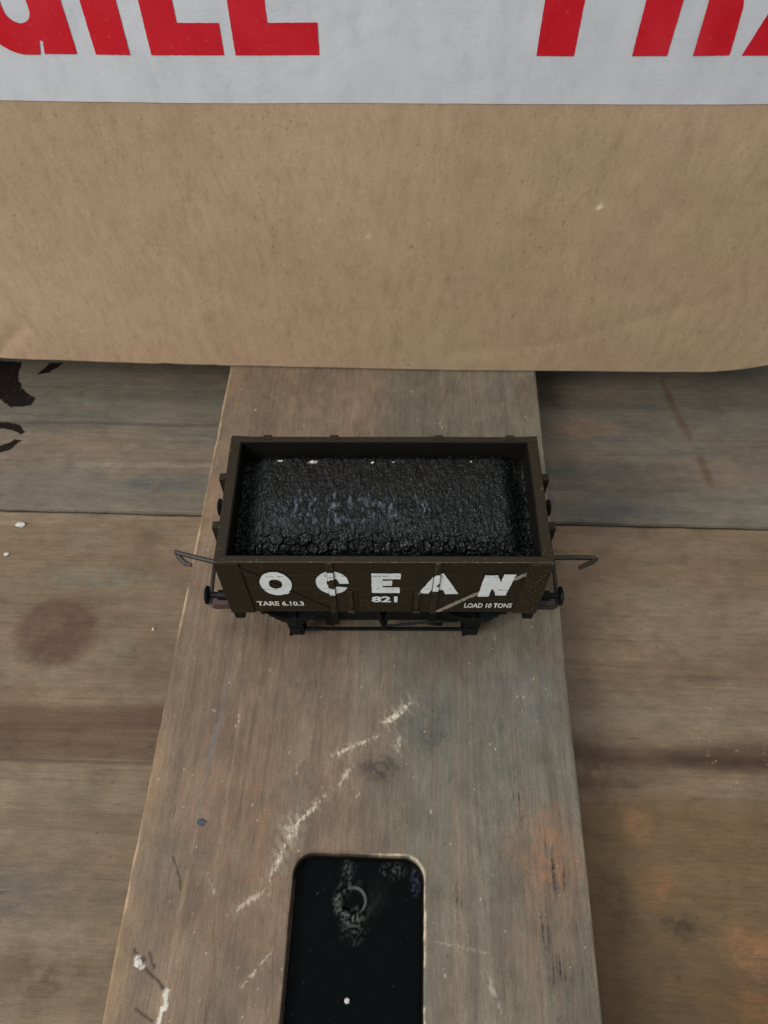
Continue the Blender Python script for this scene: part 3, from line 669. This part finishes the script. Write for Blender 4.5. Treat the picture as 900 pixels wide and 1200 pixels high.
for sy in (-1, 1):                          # near-black lining added inside, closes the plank joints
    y0, y1 = sorted((sy * (HWd - ST - e_), sy * (HWd - ST + .15))); MB().box((-HL + ET - .1, y0, ZB + 1.1), (HL - ET + .1, y1, ZR - .25)).build('side_lining', M['inner'], wag)
for sx in (-1, 1):
    x0, x1 = sorted((sx * (HL - ET - e_), sx * (HL - ET + .15))); MB().box((x0, -HWd + ST + .2, ZB + 1.1), (x1, HWd - ST - .2, ZR - .25)).build('end_lining', M['inner'], wag)
for o in list(wag.children):                # near-black inside faces
    if o.name.split('.')[0] in ('side_panel', 'end_panel'):
        o.data.materials.append(M['inner'])
        for p in o.data.polygons:
            c_ = p.center / S
            if o.name.startswith('side') and abs(abs(c_.y) - (HWd - ST)) < .05: p.material_index = 1
            if o.name.startswith('end') and abs(abs(c_.x) - (HL - ET)) < .05: p.material_index = 1
M['worn'] = paint_mat('pale_brown_edge', (.075, .058, .032), (.20, .16, .10), .58, .6, 1800, .25)  # paler brown for the top arris of the front side
front_panel.data.materials.append(M['worn'])
for p in front_panel.data.polygons:         # paler brown top arris of the front side
    c_ = p.center / S; n_ = p.normal
    if c_.z > ZR - .2 and n_.y < -.3 and n_.z > .3: p.material_index = 2
# rim fittings on top of the back and front wall
for x in (-25.5, -10.9, 12.0, 27.5): MB().box((x - .9, HWd - 1.0, ZR - .03), (x + .9, HWd + .25, ZR + .28), .1).build('rim_catch', M['brown'], wag)

def rivets(m, pts, y, r=.17):
    for x, z in pts: m.ball((x, y, z), r, 1, (1, .7, 1))
for sy in (-1, 1):
    ys_ = lambda d: sorted((sy * (HWd - .05), sy * (HWd + d)))
    for sx in (-1, 1):
        # corner plate
        y0, y1 = ys_(.30); m = MB()
        poly = [(sx * HL, ZB + .1), (sx * HL, ZR - .15), (sx * 28.7, ZR - .5), (sx * 28.3, ZB + .1)]
        m.prism(poly, y0, y1)
        rivets(m, [(sx * xx, z) for xx in (29.4, 31.9) for z in np.linspace(ZB + 1.6, ZR - 1.8, 8)], sy * (HWd + .30))
        m.build('corner_plate', M['brown_strap'] if sx > 0 else M['brown'], wag)
        # door strap (tall) and hinge (short)
        m = MB(); y0, y1 = ys_(.38); m.box((sx * 10.8 - .65, y0, ZB + .05), (sx * 10.8 + .65, y1, ZR - .1), .1)
        rivets(m, [(sx * 10.8 + dx, z) for dx in (-.3, .3) for z in (ZB + 1.6, ZB + 3.4, ZB + 5.6, ZB + 8, ZR - 2, ZR - 3.6)], sy * (HWd + .38), .15)
        m.build('door_strap', M['brown_strap'], wag)
        m = MB(); y0, y1 = ys_(.34); m.box((sx * 7.1 - .5, y0, ZB + .05), (sx * 7.1 + .5, y1, ZB + 10.2), .1)
        m.cyl((sx * 7.1 - .8, sy * (HWd + .3), ZB + .7), (sx * 7.1 + .8, sy * (HWd + .3), ZB + .7), .42, seg=10)
        rivets(m, [(sx * 7.1 + .1, z) for z in (ZB + 2.4, ZB + 4.4, ZB + 6.4, ZB + 8.6)], sy * (HWd + .34), .16)
        m.build('door_hinge', M['brown_strap'], wag)
        # diagonal brace
        y0, y1 = ys_(.20); m = MB(); d = Vector((11.3 - 29.2, 18.2 - 37.6)); n_ = Vector((-d.y, d.x)).normalized() * .55
        a, b = Vector((29.2, 37.6)), Vector((11.5, 18.4))
        m.prism([(sx * p.x, p.y) for p in (a + n_, b + n_, b - n_, a - n_)], y0, y1)
        m.build('diagonal_brace', M['brown'], wag)
    m = MB(); y0, y1 = ys_(.22)
    for sx in (-1, 1): m.box((sx * 5.9 - .25, y0, ZB + .1), (sx * 5.9 + .25, y1, ZB + 9.5), .08)
    m.build('door_edge', M['brown'], wag)

# --- painted lettering: drawn over planks, straps and joints as a film of paint
def surf(x, z):
    h = np.zeros(x.shape)
    for sx in (-1, 1):
        h = np.where(np.abs(x - sx * 10.8) < .66, .40, h)
        h = np.where((np.abs(x - sx * 7.1) < .5) & (z < ZB + 10.2), .36, h)
        h = np.where((np.abs(x - sx * 5.9) < .26) & (z < ZB + 9.5), .24, h)
    return h
def film(name, sdf, x0, x1, z0, z1, mat, parent, lift=.05, step=.12, rough=.20, seed=1, brace=False):
    def f(x, z): return sdf(x, z) - .10 + rough * (fbm(x * .9, z * .9, seed, 3) - .5)
    x, z, q, bd = sdf_cells(f, np.arange(x0 - .4, x1 + .4, step), np.arange(z0 - .4, z1 + .4, step))
    h = surf(x, z)
    if brace: h = np.maximum(h, .20)
    hf = h[q]; ok = (hf.max(1) - hf.min(1)) < .02           # the film breaks where the relief steps: cracks
    cz = z[q].mean(1); jt = np.min(np.abs(cz[:, None] - zs4[None, 1:4]), 1)
    worn = fbm(x[q].mean(1) * 1.6, cz * 1.6, seed + 5, 3)
    ok &= ~((jt < .10) & (worn > .56)) & (worn < .86)
    y = -HWd - h - lift
    return mesh_np(name, np.stack([x, y, z], 1), q[ok], mat, parent)
O_sdf = lambda x, z: np.maximum(sd_ell(x, z, -22.2, 31.2, 3.15, 4.9), -sd_ell(x, z, -22.3, 31.1, 1.5, 2.15))
def O2(x, z): return np.minimum(O_sdf(x, z), sd_ell(x, z, -20.6, 27.6, .7, .9))
def C2(x, z):
    r = np.maximum(sd_ell(x, z, -10.6, 31.3, 3.25, 4.75), -sd_ell(x, z, -10.5, 31.3, 1.35, 2.2))
    return np.maximum(r, -sd_poly(x, z, [(-9.9, 29.6), (-6, 29.0), (-6, 31.2), (-9.9, 31.0)]))
def bx(a, b, c, d): return [(a, c), (b, c), (b, d), (a, d)]
def E2(x, z):
    r = sd_poly(x, z, bx(-2.4, -.35, 27.0, 35.3))
    for p in (bx(-2.4, 3.3, 33.1, 35.3), bx(-2.4, 1.6, 30.2, 32.2), bx(-2.4, 3.2, 27.0, 29.3)): r = np.minimum(r, sd_poly(x, z, p))
    return r
def A2(x, z):
    r = sd_poly(x, z, [(7.5, 27.0), (9.3, 26.7), (11.3, 32.2), (13.0, 26.5), (15.6, 26.6), (12.0, 35.4), (10.6, 35.3)])
    return np.minimum(r, sd_poly(x, z, bx(9.2, 13.6, 28.4, 30.2)))
def N2(x, z):
    r = sd_poly(x, z, [(19.9, 25.7), (22.0, 25.8), (23.0, 34.9), (20.5, 35.0)])
    r = np.minimum(r, sd_poly(x, z, [(23.6, 26.4), (25.6, 26.3), (26.5, 35.3), (24.3, 35.3)]))
    return np.minimum(r, sd_poly(x, z, [(20.7, 35.0), (22.9, 35.0), (25.7, 26.4), (23.7, 26.4)]))
for nm, f, x0, x1, z0, z1, sd in (('O', O2, -25.6, -18.8, 25.8, 36.4, 601), ('C', C2, -14, -7.2, 26.4, 36.2, 602), ('E', E2, -2.6, 3.6, 26.6, 35.6, 603), ('A', A2, 7.2, 15.9, 26.2, 35.7, 604), ('N', N2, 19.8, 26.8, 25.6, 35.6, 605)):
    film('letter', f, x0, x1, z0, z1, M['white_paint'], front_panel, .28 if nm in 'NO' else .09, seed=sd)
def stripe(x, z):
    d, tt = seg_d(x, z, [(11.9, 18.6), (19.7, 27.0), (29.6, 36.3)]); return d - .42
film('painted_stripe', stripe, 11, 30.5, 17.9, 37.2, M['stripe_paint'], front_panel, .03, rough=.5, seed=611, brace=True)

def text(s_, x0, x1, z0, z1, name):
    cu = bpy.data.curves.new('tmp_text', 'FONT'); cu.body = s_; cu.size = 1.0; cu.offset = .038; cu.resolution_u = 3
    o = bpy.data.objects.new('tmp_text', cu); col.objects.link(o); bpy.context.view_layer.update()
    me = bpy.data.meshes.new_from_object(o.evaluated_get(bpy.context.evaluated_depsgraph_get()))
    bpy.data.objects.remove(o); bpy.data.curves.remove(cu)
    n = len(me.vertices); co = np.empty(n * 3); me.vertices.foreach_get('co', co); co = co.reshape(-1, 3)
    lo = co.min(0); hi = co.max(0)
    x = x0 + (co[:, 0] - lo[0]) / (hi[0] - lo[0]) * (x1 - x0); z = z0 + (co[:, 1] - lo[1]) / (hi[1] - lo[1]) * (z1 - z0)
    V = np.stack([x, np.full(n, -HWd - .28), z], 1) * S
    me.vertices.foreach_set('co', V.ravel()); me.update(); me.name = name
    return me
def printed(s_, x0, x1, z0, z1, mat):
    me = text(s_, x0, x1, z0, z1, 'lettering'); o = link('lettering', me, mat, front_panel); return o
printed('TARE 6.10.3', -27.3, -17.2, 21.1, 23.3, M['small_paint'])
printed('LOAD 10 TONS', 17.4, 27.7, 20.3, 22.6, M['small_paint'])
printed('821', -2.6, 2.9, 22.9, 25.7, M['white_paint'])

# end stanchions
for sx in (-1, 1):
    for y in (-5.7, 6.6):
        m = MB(); xa, xb = sx * (HL - .02), sx * (HL + 1.9)
        bm = m.bm; w = .85
        pts = [(xa, ZB - 3), (sx * (HL + 1.9), ZB - 3), (xb, ZR - 3.2), (xb, ZR - 2.4), (xa, ZR - 2.2)]
        m.prism(pts, y - w, y + w); m.build('end_stanchion', M['brown'], wag)

# underframe
for sy in (-1, 1):
    MB().box((-HL + 2.4, sy * 12.2 - .6, 13.2), (HL - 2.4, sy * 12.2 + .6, ZB - .02), .1).build('solebar', M['black'], wag)
for sx in (-1, 1):
    x0, x1 = sorted((sx * (HL - 2.3), sx * (HL + .12)))
    MB().box((x0, -15.3, 12.9), (x1, 15.3, ZB - .03), .55, seg=3).build('headstock', M['black'], wag)
AX = 20.4
for sx in (-1, 1):
    m = MB().cyl((sx * AX, -13.6, 6.4), (sx * AX, 13.6, 6.4), .9, seg=12); axle = m.build('axle', M['dark_metal'], wag)
    for sy in (-1, 1):
        w = MB().lathe((sx * AX, sy * 7.3, 6.4), (0, sy, 0), [(0, 6.9), (.5, 7.0), (.55, 6.4), (1.0, 6.35), (2.4, 6.3), (2.45, 5.2), (1.9, 5.0), (1.8, 1.6), (2.6, 1.5), (2.7, .9)], 40).build('wheel', M['black'], wag, True)
        # axle guard, axlebox, leaf spring
        yy = sorted((sy * 12.9, sy * 13.6))
        MB().prism([(sx * AX - 5.4, ZB - .3), (sx * AX + 5.4, ZB - .3), (sx * AX + 2.4, 11), (sx * AX + 2.2, 4.4), (sx * AX - 2.2, 4.4), (sx * AX - 2.4, 11)], *yy).build('axle_guard', M['black'], wag)
        y0, y1 = sorted((sy * 13.5, sy * 15.1)); m = MB()
        m.box((sx * AX - 1.75, y0, 3.4), (sx * AX + 1.75, y1, 8.6), .35, seg=2); y2 = sorted((sy * 15.0, sy * 15.5)); m.box((sx * AX - 1.1, y2[0], 4.6), (sx * AX + 1.1, y2[1], 7.4), .2)
        m.box((sx * AX - 1.9, y0, 3.3), (sx * AX - 1.1, sy * 15.25, 4.0), .1) if sy > 0 else m.box((sx * AX - 1.9, -15.25, 3.3), (sx * AX - 1.1, y1, 4.0), .1)
        m.build('axlebox', M['black'], wag)
        m = MB(); y0, y1 = sorted((sy * 13.7, sy * 15.0))
        for k in range(5):
            hw = 6.6 - k * 1.15; pts = []
            top = [(sx * AX + u * hw, 10.0 + k * .0 + (u * u) * (3.6 - .2 * k) * (hw / 6.6) ** 2 - k * .62 + 2.4) for u in np.linspace(-1, 1, 9)]
            bot = [(p[0], p[1] - .56) for p in top][::-1]; m.prism(top + bot, y0, y1)
        m.box((sx * AX - .6, y0 - .1, 8.4), (sx * AX + .6, y1 + .1, 13.2), .1)
        m.build('leaf_spring', M['black'], wag)
        m = MB(); m.box((sx * AX - 7.2, min(y0, y1), 14.6), (sx * AX - 6.2, max(y0, y1), ZB - .1), .1); m.box((sx * AX + 6.2, min(y0, y1), 14.6), (sx * AX + 7.2, max(y0, y1), ZB - .1), .1); m.build('spring_hanger', M['black'], wag)
# brake gear
for sy in (-1, 1):
    MB().box((-AX + 1.8, sy * 14.3 - .35, 4.9), (AX - 1.8, sy * 14.3 + .35, 5.9), .12).build('tie_bar', M['black'], wag)
    MB().prism([(-2.6, ZB - .1), (-1.7, ZB - .1), (-.1, 8.2), (1.6, ZB - .1), (2.5, ZB - .1), (.6, 6.6), (-.7, 6.6)], *sorted((sy * 13.2, sy * 13.9))).build('brake_hanger', M['black'], wag)
    for sx in (-1, 1):
        xx = sx * (AX - 7.6)
        MB().prism([(xx - 1.1, 4.2), (xx + 1.1, 3.6), (xx + 1.4, 11.2), (xx - .9, 11.2)], *sorted((sy * 10.4, sy * 12.8))).build('brake_shoe', M['black'], wag)
        MB().tube([(0, sy * 12, 7.6), (xx, sy * 12, 6.4)], .55).build('push_rod', M['black'], wag)
        MB().box((sx * 11.2 - .9, sy * 13.6 - .7, 7.5), (sx * 11.2 + .9, sy * 13.6 + .7, ZB - .1), .15).build('door_stop', M['black'], wag)
    MB().tube([(-.2, sy * 14.6, 7.6), (3, sy * 14.9, 8.8), (13.5, sy * 15.1, 11.6), (17, sy * 15.1, 11.4)], [.35, .3, .3, .38], flat=.8).build('brake_lever', M['black'], wag)
    MB().cyl((0, sy * 13.0, 7.6), (0, sy * 15.2, 7.6), .6, seg=12).build('brake_shaft', M['black'], wag)
MB().box((-24, -11.5, 12.6), (24, 11.5, 14.0)).build('chassis_block', M['black'], wag)
MB().box((-17.5, -12.6, 6.0), (17.5, 12.6, 12.55), .6).build('dark_gap_filler', M['black'], wag)  # dark block added to shade out the gaps under the body

# buffers
for sx in (-1, 1):
    for y in (-11.8, 11.8):
        bf = MB().lathe((sx * (HL + .1), y, 17.7), (sx, 0, 0), [(0, 1.75), (.7, 1.75), (.75, 1.25), (3.4, 1.15), (3.5, .75), (5.4, .7)], 20).build('buffer', M['black'], wag, True)
        MB().lathe((sx * (HL + 5.4), y, 17.7), (sx, 0, 0), [(0, .9), (.25, 2.0), (.55, 2.15), (.8, 2.05), (1.05, 1.4), (1.12, .5)], 28).build('buffer_head', M['black'], bf, True)
# tension-lock couplings: plate, wide loop, hook
for sx in (-1, 1):
    cp = MB().box((min(sx * 28, sx * 36.4), -2.2, 9.6), (max(sx * 28, sx * 36.4), 2.2, 10.4), .1).build('coupling', M['black'], wag)
    lp = MB().tube([(sx * 31.5, -10.2, 9.2), (sx * 39.8, -10.5, 9.2), (sx * 40.7, -10.0, 9.3), (sx * 40.7, 0, 10.4), (sx * 40.7, 10, 9.3), (sx * 39.8, 10.4, 9.2), (sx * 31.5, 10.2, 9.2)], .52, 8).build('coupling_loop', M['dark_metal'], cp, True)
    mm = MB().box((min(sx * 33.6, sx * 39.6), -11.4, 9.5), (max(sx * 33.6, sx * 39.6), -9.2, 12.2), .4, seg=2).build('loop_bracket', M['reflect_pink'] if sx < 0 else M['dark_metal'], cp)
    if sx > 0:
        pts = [(35.5, .3, 13.4), (44, .4, 13.6), (49.6, .35, 13.6), (50.2, .0, 13.6), (49.7, -.4, 13.5), (47.6, -1.4, 13.3), (46.0, -2.2, 13.2)]
    else:
        pts = [(-36, -1.3, 12.2), (-42, .0, 12.6), (-47, 1.2, 12.9), (-50.0, 2.0, 13), (-49.2, 1.2, 12.8), (-47.2, -.7, 12.5), (-45.6, -1.3, 12.4)]
    MB().tube(pts, [.66, .64, .62, .6, .6, .6, .46], 8, .95).build('coupling_hook', M['dark_metal'] if sx < 0 else M['green_metal'], cp, True)

# ------------------------------------------------------------------ coal load
def coal():
    hx, hy = HL - ET - .2, HWd - ST - .2; st = .11
    xs = np.linspace(-hx, hx, int(2 * hx / st)); ys = np.linspace(-hy, hy, int(2 * hy / st)); X, Y = np.meshgrid(xs, ys); x = X.ravel(); y = Y.ravel()
    ex = np.abs(x) / hx; ey = np.abs(y) / hy
    mound = (1 - ss(.80, .99, ex)) * (1 - ss(.80, 1.0, ey) * np.where(y > 0, .55, 1.0)); crown = 1 - ((y + .5) / np.where(y > -.5, 20.5, 14.5)) ** 2 - .12 * ex ** 4
    z0 = 32.4 + 2.6 * mound + 3.5 * crown * (.35 + .65 * mound) + .5 * (fbm(x * .12, y * .12, 701, 3) - .5)
    def facets(sc, seed, tilt, jump):
        u = x / sc + .35 * (fbm(x * .5, y * .5, seed + 9, 2) - .5) * 2; v = y / sc + .35 * (fbm(x * .5 + 30, y * .5, seed + 10, 2) - .5) * 2
        iu = np.floor(u); iv = np.floor(v); b1 = np.full(x.shape, 1e9); b2 = b1.copy(); hh = np.zeros(x.shape)
        for du in (-1, 0, 1):
            for dv in (-1, 0, 1):
                cu = iu + du; cv = iv + dv; qx = cu + .15 + .7 * h2(cu, cv, seed); qy = cv + .15 + .7 * h2(cu, cv, seed + 1)
                d = np.hypot(u - qx, v - qy)
                pl = jump * (h2(cu, cv, seed + 2) - .5) + tilt * sc * ((h2(cu, cv, seed + 3) - .5) * (u - qx) + (h2(cu, cv, seed + 4) - .5) * (v - qy)) * 2
                m = d < b1; b2 = np.where(m, b1, np.minimum(b2, d)); hh = np.where(m, pl, hh); b1 = np.where(m, d, b1)
        return hh, b2 - b1
    h1, g1 = facets(1.9, 711, .45, .55); h2_, g2 = facets(.95, 721, .5, .28); h3, g3 = facets(.5, 731, .45, .12)
    front = ss(-6, -11.5, y); edge = np.clip(front + .35 * ss(.8, .95, ex), 0, 1)
    z = z0 + (.05 + 1.0 * edge) * (h1 - .45 * (1 - ss(0, .16, g1))) + (.16 + .5 * edge) * (h2_ - .18 * (1 - ss(0, .2, g2))) + (.55 + .5 * edge) * h3
    # wrinkled crown, fine folds running front to back
    z += .34 * (1 - edge) * (fbm(x * 1.7 + 1.2 * fbm(x * .3, y * .5, 747, 2), y * .6, 741, 4) - .5) * 2
    z = np.minimum(z, 39.5)
    c = np.tile(lin(10, 14, 13, .9), (len(x), 1)); tone = fbm(x * .3, y * .3, 742, 3)
    c = mix(c, lin(17, 21, 20), .6 * ss(.45, .7, tone)); c = mix(c, lin(10, 12, 12), .6 * ss(.5, .3, tone))
    c = mix(c, lin(32, 28, 21), .4 * ss(.5, .75, fbm(x * .2, y * .35, 743, 3)) * ss(0, 6, y))
    # bluish sheen and glints painted into the coal colour, left of centre
    f = fbm(x * 2.0, y * .8, 744, 4)
    c = mix(c, lin(120, 120, 136), .45 * blob(x, y, -14, -2.2, 13, 5.2, .9, .4, .15, 745) * ss(.56, .70, f))
    c = mix(c, lin(112, 112, 128), .42 * blob(x, y, 4, -2.4, 14, 4.6, .9, .5, .15, 746) * ss(.58, .72, f))
    for (cx, cy, r) in ((-15.5, 10.6, 1.0), (-22.8, 11.0, .5), (-2.5, 10.3, .35), (2.0, 10.6, .3), (19, 10.8, .25)):
        c = mix(c, lin(225, 222, 215), .95 * blob(x, y, cx, cy, r * 1.2, r * .7, .5, .6, .9, int(760 + cx)))
    nx = len(xs); ny = len(ys); idx = np.arange(nx * ny).reshape(ny, nx); q = np.stack([idx[:-1, :-1], idx[:-1, 1:], idx[1:, 1:], idx[1:, :-1]], -1).reshape(-1, 4)
    V = np.stack([x, y, z], 1); F = [tuple(k) for k in q]; Lp = border_loops(q)[0]; n0 = len(V); n = len(Lp)
    low = V[Lp].copy(); low[:, 2] = ZB + 1.25; V = np.vstack([V, low]); c = np.vstack([c, c[Lp]])
    for i in range(n): F.append((Lp[(i + 1) % n], Lp[i], n0 + i, n0 + (i + 1) % n))
    F.append(tuple(n0 + i for i in range(n)))
    o = mesh_np('coal_load', V, F, M['coal'], None, c, smooth=False); o.rotation_euler.z = wag.rotation_euler.z
    tag(o, 'glossy black heap of moulded coal filling the open top of the wagon', 'coal load')
coal()

# ------------------------------------------------------------------ loose crumbs
def crumb(x, y, z, r, label, sc=(1, 1, .6), seed=0):
    rnd = random.Random(seed); m = MB().ball((0, 0, 0), r, 2, sc)
    for v in m.bm.verts: v.co *= rnd.uniform(.7, 1.2)
    zmin = min(v.co.z for v in m.bm.verts)
    for v in m.bm.verts: v.co.z -= zmin
    o = m.build('crumb', M['crumb']); o.location = (x * S, y * S, z * S); tag(o, label, 'crumb', 'white crumbs on the timber')
crumb(-47.2, -81.7, .02, .85, 'white crumb in the crack at the lower left corner of the plank', (1, 1.1, .6), 1)
crumb(-7.1, -87.8, -3.2, .55, 'white crumb lying on the black plate in the slot', (1, 1, .7), 2)
crumb(-106.1, 31.2 - 2.2, TB + .02, 1.15, 'larger white crumb on the board just in front of the seam', (1.2, .8, .5), 3)
crumb(-107.6, 19.3, TB + .02, .7, 'white crumb on the left of the board, behind the round damp stain', (1.1, .9, .5), 4)
crumb(-61.9, -4.0, TB + .02, .45, 'tiny white crumb between the round damp stain and the plank', (.8, 1.2, .7), 5)

# ------------------------------------------------------------------ light, world, camera
w = bpy.data.worlds.new('World'); scn.world = w; w.use_nodes = True
bg = w.node_tree.nodes['Background']; bg.inputs['Color'].default_value = (.93, .97, 1.0, 1); bg.inputs['Strength'].default_value = .34
def area(name, loc, target, size, power, color):
    L = bpy.data.lights.new(name, 'AREA'); L.shape = 'RECTANGLE'; L.size = size[0]; L.size_y = size[1]; L.energy = power; L.color = color
    o = bpy.data.objects.new(name, L); col.objects.link(o); o.location = loc
    o.rotation_euler = (Vector(target) - Vector(loc)).to_track_quat('-Z', 'Y').to_euler(); return o
area('window_light', (-.60, -.52, .74), (0, .03, .03), (.5, .5), 8.2, (1.0, .985, .96))
area('overhead_light', (-.10, .06, .75), (0, 0, 0), (.26, .26), 1.7, (.90, .94, 1.0))

cam = bpy.data.cameras.new('Camera'); co = bpy.data.objects.new('Camera', cam); col.objects.link(co)
co.location = (0, -.08905, .1698); co.rotation_euler = (math.radians(90 - 56.8), 0, 0)
cam.sensor_fit = 'VERTICAL'; cam.sensor_height = 36; cam.sensor_width = 27; cam.lens = 889 / 1200 * 36
cam.clip_start = .005; cam.clip_end = 50
cam.dof.use_dof = True; cam.dof.focus_distance = .158; cam.dof.aperture_fstop = 36
scn.camera = co
scn.view_settings.view_transform = 'Standard'; scn.view_settings.look = 'None'; scn.view_settings.exposure = 0; scn.view_settings.gamma = 1
